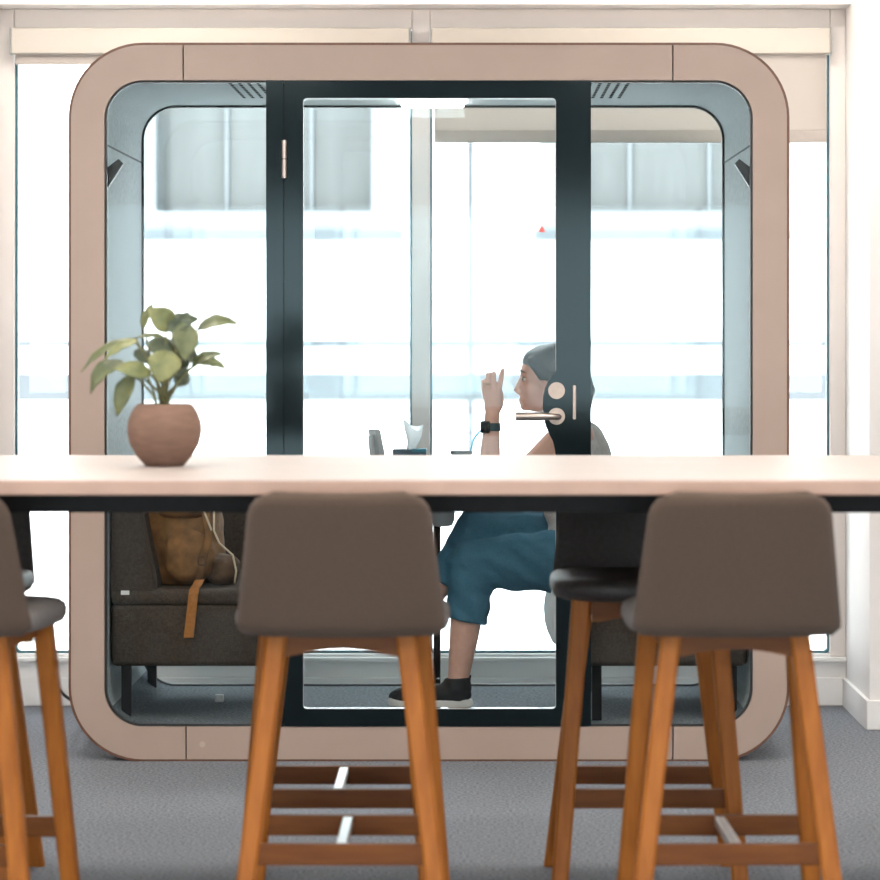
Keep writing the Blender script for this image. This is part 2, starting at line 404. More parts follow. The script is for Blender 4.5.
tr = thing('warning_sticker', 'tiny red triangle sticker on the window glass', 'sticker', (0.244, WY + .043, 1.675))
ob('triangle', B().prism([(0.231, 1.675), (0.257, 1.675), (0.244, 1.70)], WY + .0435, WY + .0448), 'red_sticker', tr)

# ================================================================== THE POD
PY0, PY1 = 9.90, 11.10
OX0, OX1, OZ0, OZ1 = -1.237, 0.966, 0.006, 2.204
IX0, IX1, IZ0, IZ1 = -1.135, 0.8615, 0.106, 2.096
RO, RI = 0.222, 0.118
pod = thing('meeting_pod', 'beige framed glass meeting pod with rounded corners and black door', 'pod', ((OX0 + OX1) / 2, (PY0 + PY1) / 2, 0))
def arc(cx, cz, r, a0, n=14): return [(cx + r * math.cos(R(a0 + 90 * k / n)), cz + r * math.sin(R(a0 + 90 * k / n))) for k in range(n + 1)]
def cpiece(left, xs_t, xs_b, o, i):
    def path(x0, x1, z0, z1, r):
        if left: return [(xs_t, z1)] + arc(x0 + r, z1 - r, r, 90) + arc(x0 + r, z0 + r, r, 180) + [(xs_b, z0)]
        return [(xs_b, z0)] + arc(x1 - r, z0 + r, r, 270) + arc(x1 - r, z1 - r, r, 0) + [(xs_t, z1)]
    return path(*o), path(*i)
O = (OX0, OX1, OZ0, OZ1, RO); I = (IX0, IX1, IZ0, IZ1, RI)
TS, BS = (-0.892, 0.615), (-0.883, 0.615)
g = 0.0022
for left, a, b_ in ((True, TS[0] - g, BS[0] - g), (False, TS[1] + g, BS[1] + g)):
    ob('frame_side', B().strip(*cpiece(left, a, b_, O, I), PY0, PY0 + .05, closed=False), 'pod_frame', pod, smooth=True, angle=30)
ob('frame_panel', B().box(TS[0] + g, TS[1] - g, PY0, PY0 + .05, IZ1, OZ1), 'pod_frame', pod)
bp = ob('frame_panel', B().box(BS[0] + g, BS[1] - g, PY0, PY0 + .05, OZ0, IZ0), 'pod_frame', pod)
ob('badge', B().tube([(-0.833, PY0 - .0015, 0.052), (-0.833, PY0 + .01, 0.052)], 0.009, 20), 'pod_badge', bp, smooth=True, angle=30)
def grow(r4, d): return rr(r4[0] - d, r4[1] + d, r4[2] - d, r4[3] + d, r4[4] + d, 14)
ob('edge_trim', B().strip(grow(O, .008), grow(O, -.001), PY0 + .002, PY0 + .06), 'copper_edge', pod, smooth=True, angle=30)
ob('outer_shell', B().strip(grow(O, .002), grow(I, .045), PY0 + .05, PY1), 'pod_shell', pod, smooth=True, angle=30)
ob('liner', B().strip(grow(I, .044), grow(I, .0), PY0 + .052, PY1 - .03), 'felt', pod, smooth=True, angle=30)
ob('gasket', B().strip(grow(I, .001), grow(I, -.007), PY0 + .012, PY0 + .03), 'black_rubber', pod, smooth=True, angle=30)
ob('gasket', B().strip(grow(I, .001), grow(I, -.008), PY1 - .085, PY1 - .07), 'black_rubber', pod, smooth=True, angle=30)
ob('rear_glass', B().prism(grow(I, -.001), PY1 - .07, PY1 - .06), 'pod_glass', pod)
def farc(r): return [(IX0 + RI + r * math.cos(R(a)), IZ0 + RI + r * math.sin(R(a))) for a in range(212, 271, 6)] + [(IX1 - RI + r * math.cos(R(a)), IZ0 + RI + r * math.sin(R(a))) for a in range(270, 330, 6)]
ob('pod_floor', B().strip(farc(RI + .004), farc(RI - .002), PY0 + .055, PY1 - .09, closed=False), 'pod_carpet', pod, smooth=True, angle=30)
# fixed side glass
JX = -0.637; DX1 = 0.363
gp = [(JX, IZ1)] + arc(IX0 + RI, IZ1 - RI, RI, 90) + arc(IX0 + RI, IZ0 + RI, RI, 180) + [(JX, IZ0)]
ob('side_glass', B().prism(gp, PY0 + .018, PY0 + .028), 'pod_glass', pod)
gp = [(DX1, IZ0)] + arc(IX1 - RI, IZ0 + RI, RI, 270) + arc(IX1 - RI, IZ1 - RI, RI, 0) + [(DX1, IZ1)]
ob('side_glass', B().prism(gp, PY0 + .018, PY0 + .028), 'pod_glass', pod)
# liner seams, coat hooks, vents, lamp
for x0, x1 in ((IX0 - .002, IX0 + .0015), (IX1 - .0015, IX1 + .002)):
    ob('seam', B().box(x0, x1, PY0 + .055, PY1 - .09, 1.897, 1.903), 'seam_dark', pod)
MX = (IX0 + IX1) / 2
hk = [(-1.135, 1.832), (-1.100, 1.858), (-1.086, 1.844), (-1.135, 1.766)]
for s_ in (0, 1):
    ob('coat_hook', B().prism([(2 * MX - x if s_ else x, z) for x, z in hk], PY0 + .08, PY0 + .115, .003), 'black_rubber', pod)
for s_ in (-1, 1):
    v = B()
    for i in range(12):
        for j in range(9):
            x = MX + s_ * (0.62 - i * 0.029); y = PY0 + .13 + j * .075
            v.box(x - .005, x + .005, y - .021, y + .021, IZ1 - .0012, IZ1 + .002)
    tag(ob('ceiling_vent', v, 'vent_dark', pod), kind='stuff')
ob('ceiling_lamp_panel', B().box(MX - .105, MX + .105, 10.60, 10.95, IZ1 - .012, IZ1, .002), 'pod_lamp', pod)
# door: jamb post and leaf
ob('door_jamb', B().box(JX, -0.5835, PY0 + .002, PY0 + .045, IZ0, IZ1).box(-.60, -.562, PY0 + .0445, PY0 + .056, IZ0, IZ1), 'black_gloss', pod)
LX0, LX1 = -0.5805, DX1
GX0, GX1, GZ0, GZ1 = -0.523, 0.2554, 0.161, 2.041
door = ob('door_leaf', B().strip(rr(LX0, LX1, IZ0 + .003, IZ1 - .003, .004, 4), rr(GX0, GX1, GZ0, GZ1, .012, 4), PY0 - .004, PY0 + .042), 'black_gloss', pod)
ob('door_glass', B().prism(rr(GX0 - .004, GX1 + .004, GZ0 - .004, GZ1 + .004, .012, 4), PY0 + .012, PY0 + .022), 'pod_glass', door)
ob('door_bead', B().strip(rr(GX0 - .001, GX1 + .001, GZ0 - .001, GZ1 + .001, .012, 4), rr(GX0 + .0015, GX1 - .0015, GZ0 + .0015, GZ1 - .0015, .011, 4), PY0 - .002, PY0 + .006), 'grey_plastic', door)
esc = [(0.262, 1.215), (0.252, 1.195), (0.235, 1.172), (0.222, 1.150), (0.2155, 1.12), (0.2145, 1.09), (0.217, 1.06),
       (0.224, 1.030), (0.236, 1.004), (0.246, 0.985), (0.252, 0.960), (0.2555, 0.93), (0.262, 0.92)]
ob('lock_plate', B().prism(esc, PY0 - .0055, PY0 + .043), 'black_gloss', door)
for x in (-.5895,):
    for z in (1.795, 0.33):
        h = ob('hinge', B().tube([(-.5805, PY0 - .008, z), (-.5805, PY0 - .008, z + .116)], 0.0085, 14), 'nickel', door, smooth=True, angle=40)
        ob('hinge_joint', B().tube([(-.5805, PY0 - .008, z + .0565), (-.5805, PY0 - .008, z + .0595)], 0.0089, 14), 'black_rubber', h)
ob('lock_rose', B().tube([(0.257, PY0 - .011, 1.141), (0.257, PY0, 1.141)], 0.0258, 32), 'satin_disc', door, smooth=True, angle=40)
hr = ob('handle_rose', B().tube([(0.257, PY0 - .011, 1.062), (0.257, PY0, 1.062)], 0.0258, 32), 'satin_disc', door, smooth=True, angle=40)
ob('door_handle', B().tube([(0.262, PY0 - .005, 1.062), (0.262, PY0 - .045, 1.062), (0.257, PY0 - .056, 1.062), (0.245, PY0 - .06, 1.0625),
                            (0.222, PY0 - .06, 1.063), (0.205, PY0 - .06, 1.063), (0.130, PY0 - .06, 1.063)],
                           [.009, .009, .009, .0095, .011, .0135, .0135], 16), 'nickel', door, smooth=True, angle=50)
ob('sensor_strip', B().box(0.307, 0.317, PY0 - .008, PY0, 1.052, 1.157, .003), 'satin_disc', door)

# ================================================================== SOFAS IN THE POD
def sofa(flip, label):
    s_ = -1 if flip else 1
    fx = lambda x: 2 * MX - x if flip else x
    def bx(x0, x1, *a): return (min(fx(x0), fx(x1)), max(fx(x0), fx(x1)), *a)
    y0, y1 = 10.02, 10.94
    t = thing('bench_sofa', label, 'sofa', (fx(-0.85), 10.48, IZ0 + .002), 'facing sofas in the pod')
    ob('base', B().box(*bx(-1.128, -0.575, y0, y1, 0.279, 0.475, .018, 3)), 'sofa_fabric', t, smooth=True, angle=50)
    ob('seat_cushion', B().box(*bx(-1.128, -0.565, y0 - .006, y1 + .006, 0.468, 0.520, .02, 4)), 'sofa_fabric', t, smooth=True, angle=50)
    bkp = [(-1.130, .50), (-1.130, .86), (-1.118, .885), (-1.085, .89), (-1.06, .88), (-1.045, .85), (-0.985, .55), (-0.985, .50)]
    bk = B().prism([(fx(x), z) for x, z in bkp], y0, y1, .012)
    ob('backrest', bk, 'sofa_fabric', t, smooth=True, angle=40)
    ob('rear_panel', B().box(*bx(-1.128, -0.575, y1 - .045, y1, 0.50, 0.872, .015, 3)), 'sofa_fabric', t, smooth=True, angle=50)
    for x in (-1.083, -0.66):
        for y in (10.06, 10.86):
            ob('leg', B().box(*bx(x - .015, x + .015, y - .015, y + .015, IZ0 + .002, 0.285)), 'black_metal', t)
    return t
sl = sofa(False, 'dark grey fabric bench sofa carrying the brown backpack')
ob('care_tag', B().box(-1.096, -1.070, 10.012, 10.0165, 0.503, 0.516), 'white_plastic', sl)
sofa(True, 'dark grey fabric bench sofa under the seated person')

# ================================================================== POD TABLE AND WHAT STANDS ON IT
pt = thing('pod_table', 'small fixed table on a slim dark post inside the pod', 'table', (-0.155, 10.5, IZ0 + .002))
tp = B(); pts = rr(-0.375, 0.055, 10.12, 10.92, .05, 6)
tp.rings([[(x, y, .802) for x, y in pts], [(x, y, .828) for x, y in pts]])
ob('table_top', tp, 'white_plastic', pt)
ob('post', B().tube([(-.117, 10.45, .125), (-.117, 10.45, .76)], .0118, 14), 'black_metal', pt, smooth=True, angle=40)
ob('hub', B().lathe((-.100, 10.45, .688), [(.012, 0), (.032, .004), (.040, .02), (.042, .06), (.05, .10), (.055, .114)]), 'grey_plastic', pt, smooth=True, angle=50)
ob('foot_plate', B().lathe((-.117, 10.45, IZ0 + .002), [(.05, 0), (.05, .010), (.045, .016), (.012, .020)]), 'black_metal', pt, smooth=True, angle=40)
# tissue box with tissue
tb = thing('tissue_box', 'dark teal cube tissue box with a white tissue pulled up', 'tissue box', (-.204, 10.35, .828))
ob('box', B().box(-.258, -.150, 10.30, 10.40, .828, .944, .003), 'navy_card', tb)
ob('lid_band', B().box(-.197, -.1495, 10.2985, 10.4015, .936, .9455), 'teal_card', tb)
tt = B(); rows = []
for i in range(7):
    v = i / 6; z = .942 + .078 * v; ring = []
    for j in range(18):
        a = 2 * math.pi * j / 18
        rx = .010 + .022 * v + .006 * math.sin(3 * a + 5 * v); ry = .008 + .02 * v + .005 * math.cos(4 * a + 3 * v)
        ring.append((-.200 + .012 * v + rx * math.cos(a), 10.35 + ry * math.sin(a), z + .010 * math.sin(2 * a + 1) * v - .012 * v * math.cos(a + .4)))
    rows.append(ring)
tt.rings(rows, closed_ends=False); ob('tissue', tt, 'tissue', tb, smooth=True)
# phone in a stand
ph = thing('phone_on_stand', 'grey phone leaning upright in a small desk stand', 'phone', (-.31, 10.4, .828))
def slab(p0, p1, th, y0, y1):
    d = (Vector(p1) - Vector(p0)).normalized(); nrm = Vector((-d.y, d.x)) * th / 2
    a, b_ = Vector(p0), Vector(p1)
    return [tuple(a - nrm), tuple(b_ - nrm), tuple(b_ + nrm), tuple(a + nrm)]
ob('phone_body', B().prism(slab((-.290, .850), (-.322, 1.006), .014, 0, 0), 10.365, 10.435, .003), 'grey_plastic', ph)
ob('phone_screen', B().prism(slab((-.2825, .857), (-.3125, 1.003), .002, 0, 0), 10.369, 10.431), 'screen_dark', ph)
ob('stand_back', B().prism(slab((-.318, .842), (-.333, .985), .009, 0, 0), 10.385, 10.415, .002), 'grey_plastic', ph)
ob('stand_base', B().box(-.355, -.262, 10.36, 10.44, .828, .848, .005), 'grey_plastic', ph)
ph.rotation_euler.z = R(24)
# cup with straw
cp = thing('drink_cup', 'small lidded cup with a bent blue straw', 'cup', (-.038, 10.42, .828))
ob('cup_body', B().lathe((-.038, 10.42, .828), [(.026, 0), (.028, .002), (.034, .098), (.034, .100)]), 'white_plastic', cp, smooth=True, angle=40)
ob('lid', B().lathe((-.038, 10.42, .926), [(.0345, 0), (.036, .001), (.036, .007), (.033, .010)]), 'seam_dark', cp, smooth=True, angle=40)
ob('straw', B().tube([(-.012, 10.42, .92), (-.004, 10.42, .95), (.000, 10.42, .968), (.010, 10.42, .985), (.028, 10.41, 1.005)], .0035, 8), 'straw_blue', cp, smooth=True)

# ================================================================== BACKPACK
bkx, bky, bkz = -0.91, 10.24, 0.520
bag = thing('backpack', 'brown canvas backpack slumped on the pod sofa', 'backpack', (bkx, bky, bkz))
def wr(co, amp=.017, f=9.0):
    n = noise.noise_vector(co * f); n2 = noise.noise_vector(co * f * 2.4)
    return co + n * amp + n2 * amp * .4
b = B(); b.ell((bkx - .01, bky, bkz + .175), (.125, .115, .195), (0, -7, 0), 28, 18, .72)
b.ell((bkx + .015, bky - .07, bkz + .115), (.085, .065, .105), (0, -4, 0), 24, 14, .75)
body = remeshed('bag_body', b, 'canvas', bag, .011, 3, lambda c: (lambda q: Vector((q.x, q.y, max(q.z, bkz + .002))))(wr(c)))
b = B(); b.ell((bkx + .01, bky - .115, bkz + .10), (.072, .040, .085), (6, -3, 0), 24, 14, .7)
remeshed('front_pocket', b, 'canvas', bag, .009, 3, lambda c: wr(c, .008, 12))
b = B(); b.ell((bkx + .005, bky - .085, bkz + .265), (.10, .065, .05), (14, -6, 0), 24, 12, .8)
remeshed('top_flap', b, 'canvas', bag, .009, 3, lambda c: wr(c, .008, 10))
b = B(); b.ell((bkx + .115, bky - .05, bkz + .052), (.055, .07, .05), (0, 18, 0), 20, 12, .85)
remeshed('side_pocket', b, 'canvas_dark', bag, .008, 2, lambda c: (lambda q: Vector((q.x, q.y, max(q.z, bkz + .001))))(wr(c, .012, 16)))
b = B(); b.ell((bkx - .105, bky - .09, bkz + .085), (.018, .03, .07), (0, -12, 0), 16, 10, .8)
ob('bottle_sleeve', b, 'seam_dark', bag, smooth=True)
st = B().tube([(bkx + .05, bky - .14, bkz + .31), (bkx + .075, bky - .165, bkz + .22), (bkx + .085, bky - .17, bkz + .16), (bkx + .065, bky - .168, bkz + .09), (bkx + .05, bky - .16, bkz + .02)], .012, 10, flat=((0, 1, 0), .3))
ob('shoulder_strap', st, 'canvas', bag, smooth=True)
ob('buckle', B().strip(rr(bkx + .048, bkx + .075, bkz + .068, bkz + .102, .008, 4), rr(bkx + .054, bkx + .069, bkz + .075, bkz + .095, .005, 4), bky - .178, bky - .172), 'canvas_dark', bag)
for pts_ in ([(bkx + .040, bky - .150, bkz + .31), (bkx + .068, bky - .17, bkz + .24), (bkx + .092, bky - .172, bkz + .18)],
             [(bkx + .098, bky - .150, bkz + .31), (bkx + .099, bky - .16, bkz + .24), (bkx + .099, bky - .172, bkz + .18), (bkx + .115, bky - .16, bkz + .14), (bkx + .155, bky - .13, bkz + .10), (bkx + .165, bky - .12, bkz + .05), (bkx + .16, bky - .12, bkz + .01)]):
    ob('cord', B().tube(pts_, .0032, 8), 'cream_web', bag, smooth=True)
web = B(); rows = []
for x, y, z in ((bkx + .055, bky - .17, .545), (bkx + .050, bky - .215, .531), (bkx + .044, bky - .2365, .522), (bkx + .041, bky - .2405, .505), (bkx + .034, bky - .2405, .44), (bkx + .026, bky - .2405, .37)):
    rows.append([(x - .015, y, z), (x + .015, y, z + .001), (x + .015, y - .004, z + .002), (x - .015, y - .004, z + .001)])
web.rings(rows); ob('hanging_strap', web, 'orange_web', bag)

# ================================================================== FLOOR CABLES AND SCRAP
cb = B().tube([(-1.535, 11.335, .165), (-1.51, 11.325, .140), (-1.486, 11.315, .108), (-1.461, 11.305, .070), (-1.433, 11.29, .044), (-1.405, 11.28, .026), (-1.36, 11.26, .010), (-1.2, 11.25, .008), (-.6, 11.26, .008), (0, 11.25, .008), (.5, 11.26, .008)], .0055, 8)
tag(ob('power_cable', cb, 'cable', smooth=True), 'black power cable running along the floor behind the pod', 'cable')
sc_ = thing('floor_socket', 'small white socket cube on the pod floor', 'socket', (-.832, 10.55, IZ0 + .002))
ob('socket_body', B().box(-.846, -.818, 10.538, 10.562, IZ0 + .002, IZ0 + .026, .003), 'white_plastic', sc_)
ob('socket_face', B().box(-.840, -.824, 10.535, 10.5385, IZ0 + .007, IZ0 + .021), 'trim_paint', sc_)

# ================================================================== PERSON
PX, PYc = 0.42, 10.45
per = thing('person', 'seated person in grey sleeveless top and cropped jeans raising one hand', 'person', (PX, PYc, .52))
HY = 10.45
def headparts(b):
    b.ell((.262, HY, 1.185), (.103, .073, .088), (0, 8, 0))
    b.ell((.213, HY, 1.185), (.060, .060, .070))
    b.ell((.205, HY, 1.130), (.050, .054, .066), (0, -6, 0))
    b.tube([(.176, HY, 1.085), (.215, HY, 1.092), (.250, HY, 1.115)], [.021, .038, .052], 16, True)
    b.ell((.170, HY, 1.078), (.017, .020, .013))
    for s_ in (-1, 1):
        b.ell((.190, HY + s_ * .036, 1.128), (.026, .018, .024))
        b.ell((.240, HY + s_ * .069, 1.150), (.014, .008, .024), (0, -12, 0))
        b.ell((.163, HY + s_ * .026, 1.182), (.012, .022, .008))
        b.ell((.148, HY + s_ * .009, 1.124), (.009, .008, .007))
    b.tube([(.161, HY, 1.176), (.150, HY, 1.150), (.1425, HY, 1.133)], [.008, .009, .0105], 12, True)
    b.ell((.166, HY, 1.112), (.014, .024, .012))
    b.ell((.160, HY, 1.1005), (.0125, .022, .006)); b.ell((.161, HY, 1.091), (.0125, .019, .006))
b = B(); headparts(b)
# neck and torso
b.tube([(.262, HY, 1.10), (.290, HY, 1.03), (.315, HY, .98)], [.050, .050, .062], 16, True)
b.tube([(.335, HY - .13, .985), (.325, HY, 1.0), (.335, HY + .13, .985)], [.055, .06, .055], 16, True)
b.ell((.345, HY, .90), (.095, .145, .13)); b.ell((.375, HY, .76), (.095, .13, .14)); b.ell((.41, HY, .635), (.11, .165, .115))
# raised near arm
SH = (.300, HY - .165, .985); EL = (.062, HY - .125, .795); WR = (.060, HY - .115, 1.03)
b.tube([SH, (.19, HY - .15, .885), EL], [.056, .047, .040], 16, True)
b.tube([EL, (.053, HY - .12, .90), (.057, HY - .117, .97), WR], [.040, .036, .030, .0255], 16, True)
HYh = HY - .115
b.tube([WR, (.062, HYh, 1.055)], [.025, .025], 14, True)
b.ell((.064, HYh, 1.090), (.031, .015, .048), (0, 0, 20)); b.ell((.065, HYh, 1.112), (.030, .013, .028), (0, 0, 20), 20, 12, .8)
def finger(pts, r0=.0092, r1=.0068):
    if pts[0][2] > 1.0: pts = [(.064 + (x - .064) * .84, y + (x - .064) * .35, z) for x, y, z in pts]
    n = len(pts); b.tube(pts, [r0 + (r1 - r0) * i / (n - 1) for i in range(n)], 12, True)
finger([(.083, HYh, 1.115), (.091, HYh - .003, 1.150), (.0965, HYh + .002, 1.178), (.102, HYh + .008, 1.198)], .0098, .0084)
finger([(.067, HYh, 1.120), (.0675, HYh - .004, 1.158), (.068, HYh + .002, 1.188), (.069, HYh + .024, 1.190), (.068, HYh + .038, 1.176)])
finger([(.050, HYh, 1.117), (.046, HYh - .003, 1.152), (.0455, HYh + .004, 1.186), (.048, HYh + .026, 1.184), (.052, HYh + .038, 1.165)])
finger([(.036, HYh + .002, 1.106), (.0275, HYh + .002, 1.138), (.0262, HYh + .010, 1.163), (.032, HYh + .028, 1.162), (.041, HYh + .036, 1.143)], .0082, .006)
finger([(.074, HYh + .006, 1.060), (.092, HYh + .016, 1.083), (.098, HYh + .028, 1.108), (.092, HYh + .036, 1.134)], .0115, .008)
# far arm resting in the lap
S2 = (.335, HY + .165, .968); E2 = (.275, HY + .20, .70); W2 = (.17, HY + .15, .70)
b.tube([S2, (.315, HY + .19, .83), E2], [.055, .046, .040], 16, True)
b.tube([E2, (.22, HY + .18, .70), W2], [.040, .034, .026], 16, True)
b.ell((.125, HY + .135, .70), (.04, .036, .014))
for k_, (dy, L) in enumerate(((-.024, .055), (-.008, .065), (.008, .06), (.022, .048))):
    finger([(.10, HY + .135 + dy, .701), (.10 - L * .6, HY + .13 + dy, .698), (.10 - L, HY + .126 + dy, .680)], .0085, .007)
finger([(.13, HY + .105, .70), (.105, HY + .08, .70), (.085, HY + .075, .695)], .0105, .008)
# legs (skin); near leg planted, far leg crossed over it
NH = (.40, HY - .085, .605); NK = (-.005, HY - .06, .575); NA = (-.050, HY - .055, .185)
FH = (.40, HY + .085, .61); FK = (.015, HY + .01, .682); FA = (-.178, HY + .0, .405)
b.tube([NH, (.20, HY - .07, .59), NK], [.085, .070, .052], 16, True)
b.tube([NK, (-.012, HY - .06, .47), (-.030, HY - .058, .33), NA], [.055, .057, .047, .033], 16, True)
b.tube([NA, (-.06, HY - .055, .15), (-.16, HY - .057, .135)], [.034, .034, .026], 14, True)
b.tube([FH, (.21, HY + .05, .655), FK], [.085, .070, .052], 16, True)
b.tube([FK, (-.045, HY + .005, .585), (-.115, HY, .495), FA], [.050, .052, .044, .034], 16, True)
b.tube([FA, (-.20, HY, .375), (-.28, HY - .004, .365)], [.034, .032, .025], 14, True)
bodyo = remeshed('body', b, 'skin', per, .0042, 4)
# face details
for s_ in (-1, 1):
    e = ob('eye', B().ell((.1665, HY + s_ * .029, 1.168), (.0060, .012, .0055)), 'eye_white', bodyo, smooth=True)
    ob('iris', B().ell((.1615, HY + s_ * .030, 1.168), (.0035, .008, .0060)), 'hair', bodyo, smooth=True)
    ob('eyelash', B().tube([(.1640, HY + s_ * .017, 1.174), (.1580, HY + s_ * .029, 1.177), (.1680, HY + s_ * .041, 1.174)], .0022, 8), 'hair', bodyo, smooth=True)
    ob('eyebrow', B().tube([(.1555, HY + s_ * .012, 1.190), (.1545, HY + s_ * .028, 1.195), (.168, HY + s_ * .044, 1.190)], [.0025, .003, .0015], 8), 'hair', bodyo, smooth=True)
ob('mouth', B().ell((.1560, HY, 1.0995), (.0055, .017, .0042)).ell((.1580, HY, 1.0920), (.0050, .015, .0042)), 'lip', bodyo, smooth=True)
# hair: cap over the skull, swept behind the ears into a low bun
h = B()
h.ell((.275, HY, 1.195), (.104, .081, .090), (0, 12, 0))
h.ell((.231, HY, 1.233), (.074, .067, .047), (0, -12, 0))
h.tube([(.330, HY, 1.17), (.352, HY, 1.12), (.350, HY, 1.075)], [.055, .048, .034], 16, True)
for s_ in (-1, 1):
    h.tube([(.190, HY + s_ * .050, 1.225), (.218, HY + s_ * .066, 1.192), (.262, HY + s_ * .070, 1.170), (.320, HY + s_ * .05, 1.15)], [.018, .017, .022, .03], 12, True)
    h.tube([(.212, HY + s_ * .068, 1.185), (.217, HY + s_ * .069, 1.168)], [.010, .005], 10, True)
remeshed('hair', h, 'hair', per, .005, 3, lambda c: c + noise.noise_vector(Vector((c.x * 30, c.y * 60, c.z * 30))) * .0015)
# sleeveless top
t_ = B()
t_.ell((.347, HY, .895), (.106, .150, .130)); t_.ell((.360, HY, .76), (.135, .145, .16)); t_.ell((.385, HY, .67), (.15, .168, .10))
for s_ in (-1, 1): t_.tube([(.325, HY + s_ * .115, 1.005), (.345, HY + s_ * .12, .93)], [.050, .07], 14, True)
t_.tube([(.335, HY - .10, .985), (.335, HY, .995), (.335, HY + .10, .985)], [.050, .056, .050], 14, True)
t_.ell((.358, HY, .955), (.072, .12, .08))
remeshed('top', t_, 'grey_top', per, .006, 4, lambda c: c + noise.noise_vector(c * 14) * .006)
# cropped wide jeans
j = B()
j.ell((.42, HY, .625), (.125, .178, .105))
j.tube([(.40, HY - .085, .59), (.22, HY - .075, .580), NK], [.115, .100, .076], 18, True)
j.tube([NK, (-.008, HY - .06, .50), (-.018, HY - .058, .388)], [.078, .075, .070], 18)
j.tube([FH, (.21, HY + .05, .655), FK], [.100, .088, .068], 18, True)
j.tube([FK, (-.042, HY + .006, .592), (-.095, HY + .002, .505)], [.070, .070, .068], 18)
remeshed('jeans', j, 'denim', per, .006, 3, lambda c: c + noise.noise_vector(Vector((c.x * 13, c.y * 13, c.z * 22 + c.x * 12))) * .011)
# shoes
def shoe(ax, ay, az, tilt):
    """ankle point; toe towards -x"""
    Mx = Matrix.Translation((ax, ay, az)) @ Matrix.Rotation(tilt, 4, 'Y')
    s = B()
    s.ell((-.078, 0, -.046), (.130, .043, .036), None, 24, 14, .9); s.ell((-.004, 0, -.035), (.050, .040, .050)); s.ell((-.145, 0, -.052), (.074, .043, .032))
    s.tube([(.006, 0, -.03), (.004, 0, .010)], [.046, .042], 16)
    s.bm.transform(Mx)
    up = remeshed('shoe', s, 'shoe_knit', per, .005, 3)
    so = B(); rows = []
    out = []
    for k in range(36):
        a = 2 * math.pi * k / 36; x = -.082 + .138 * math.cos(a); w = .043 + .006 * math.cos(a * 1 + math.pi)
        out.append((x, w * math.copysign(abs(math.sin(a)) ** .8, math.sin(a))))
    for dz, sc_ in ((-.086, .97), (-.080, 1.0), (-.068, 1.0), (-.060, .97)):
        rows.append([(-.082 + (x + .082) * sc_, y * sc_, dz + (.005 * max(0, (-x - .13)) / .07)) for x, y in out])
    so.rings(rows); so.bm.transform(Mx)
    ob('sole', so, 'shoe_sole', up, smooth=True, angle=40)
    for i in range(4):
        la = B().tube([(-.055 - i * .018, -.022, .004 - i * .009), (-.060 - i * .018, 0, .006 - i * .010), (-.055 - i * .018, .022, .004 - i * .009)], .003, 8)
        la.bm.transform(Mx); ob('lace', la, 'black_rubber', up, smooth=True)
    pl = B().tube([(.040, 0, -.005), (.046, 0, .018)], [.006, .004], 8); pl.bm.transform(Mx)
    ob('pull_tab', pl, 'shoe_knit', up, smooth=True)
shoe(-.055, HY - .055, IZ0 + .002 + .0865, 0)
shoe(-.188, HY, .40, R(8))
# watch and ring
wt = ob('watch', B().tube([(.0575, HY - .116, 1.003), (.0580, HY - .116, 1.029)], [.0315, .0305], 24), 'watch_strap', per, smooth=True, angle=50)
wc = B().box(-.017, .017, -.010, .004, -.020, .020, .005, 3)
wc.bm.transform(Matrix.Translation((.041, HY - .141, 1.016)) @ Matrix.Rotation(R(-38), 4, 'Z'))
ob('watch_case', wc, 'watch_face', wt, smooth=True, angle=40)
rg = B(); rg.tube([(.0485, HYh - .009, 1.150), (.0483, HYh - .0085, 1.155)], .0100, 16)
ob('ring', rg, 'gold', per, smooth=True)
# jacket hanging over the sofa front
jk = B(); rows = []
nv = 16
prof = [(.46, .524), (.46, .545), (.38, .548), (.31, .543), (.275, .528), (.255, .50), (.242, .46), (.236, .42), (.240, .38), (.250, .345), (.262, .318), (.276, .308), (.297, .318), (.297, .42), (.297, .515), (.315, .523), (.38, .522)]
for i in range(nv + 1):
    y = 10.24 + .42 * i / nv
    sh = 1 - .35 * (abs(i - nv / 2) / (nv / 2)) ** 4
    rows.append([(.30 + (x - .30) * (sh if x < .297 else 1) + (.007 * math.sin(i * 1.3 + q * .5) if 3 < q < 11 else 0), y, z + (.004 * math.sin(i * .9 + q) if q < 11 else 0)) for q, (x, z) in enumerate(prof)])
jk.rings(rows)
jo = ob('draped_jacket', jk, 'pale_cloth', smooth=True, angle=60)
tag(jo, 'pale grey jacket draped over the sofa front beneath the person', 'jacket')

# ================================================================== BAR TABLE
TY0, TY1, TZ = 6.745, 8.08, 1.0135
TX0, TX1 = -2.2, 2.45
bt = thing('bar_table', 'long high table with pale top and black steel frame', 'table', ((TX0 + TX1) / 2, (TY0 + TY1) / 2, 0))
ob('table_top', B().box(TX0, TX1, TY0 + .002, TY1 - .002, TZ - .02, TZ, .0015), 'table_laminate', bt)
ob('edge_band', B().box(TX0 - .001, TX1 + .001, TY0, TY1, TZ - .032, TZ - .0015, .003), 'table_edge', bt)
for y in (6.98, 7.78): ob('beam', B().box(TX0 + .25, TX1 - .25, y, y + .05, .932, TZ - .032), 'black_metal', bt)
for x in (-1.75, 1.85):
    ob('cross_beam', B().box(x, x + .07, 7.03, 7.78, .940, TZ - .032), 'black_metal', bt)
    for y in (6.98, 7.78):
        lg = B()
        lg.rings([[(x - .02, y, .95), (x + .078, y, .95), (x + .078, y + .05, .95), (x - .02, y + .05, .95)],
                  [(x + .035, y, 0), (x + .115, y, 0), (x + .115, y + .05, 0), (x + .035, y + .05, 0)]])
        ob('leg', lg, 'black_metal', bt)

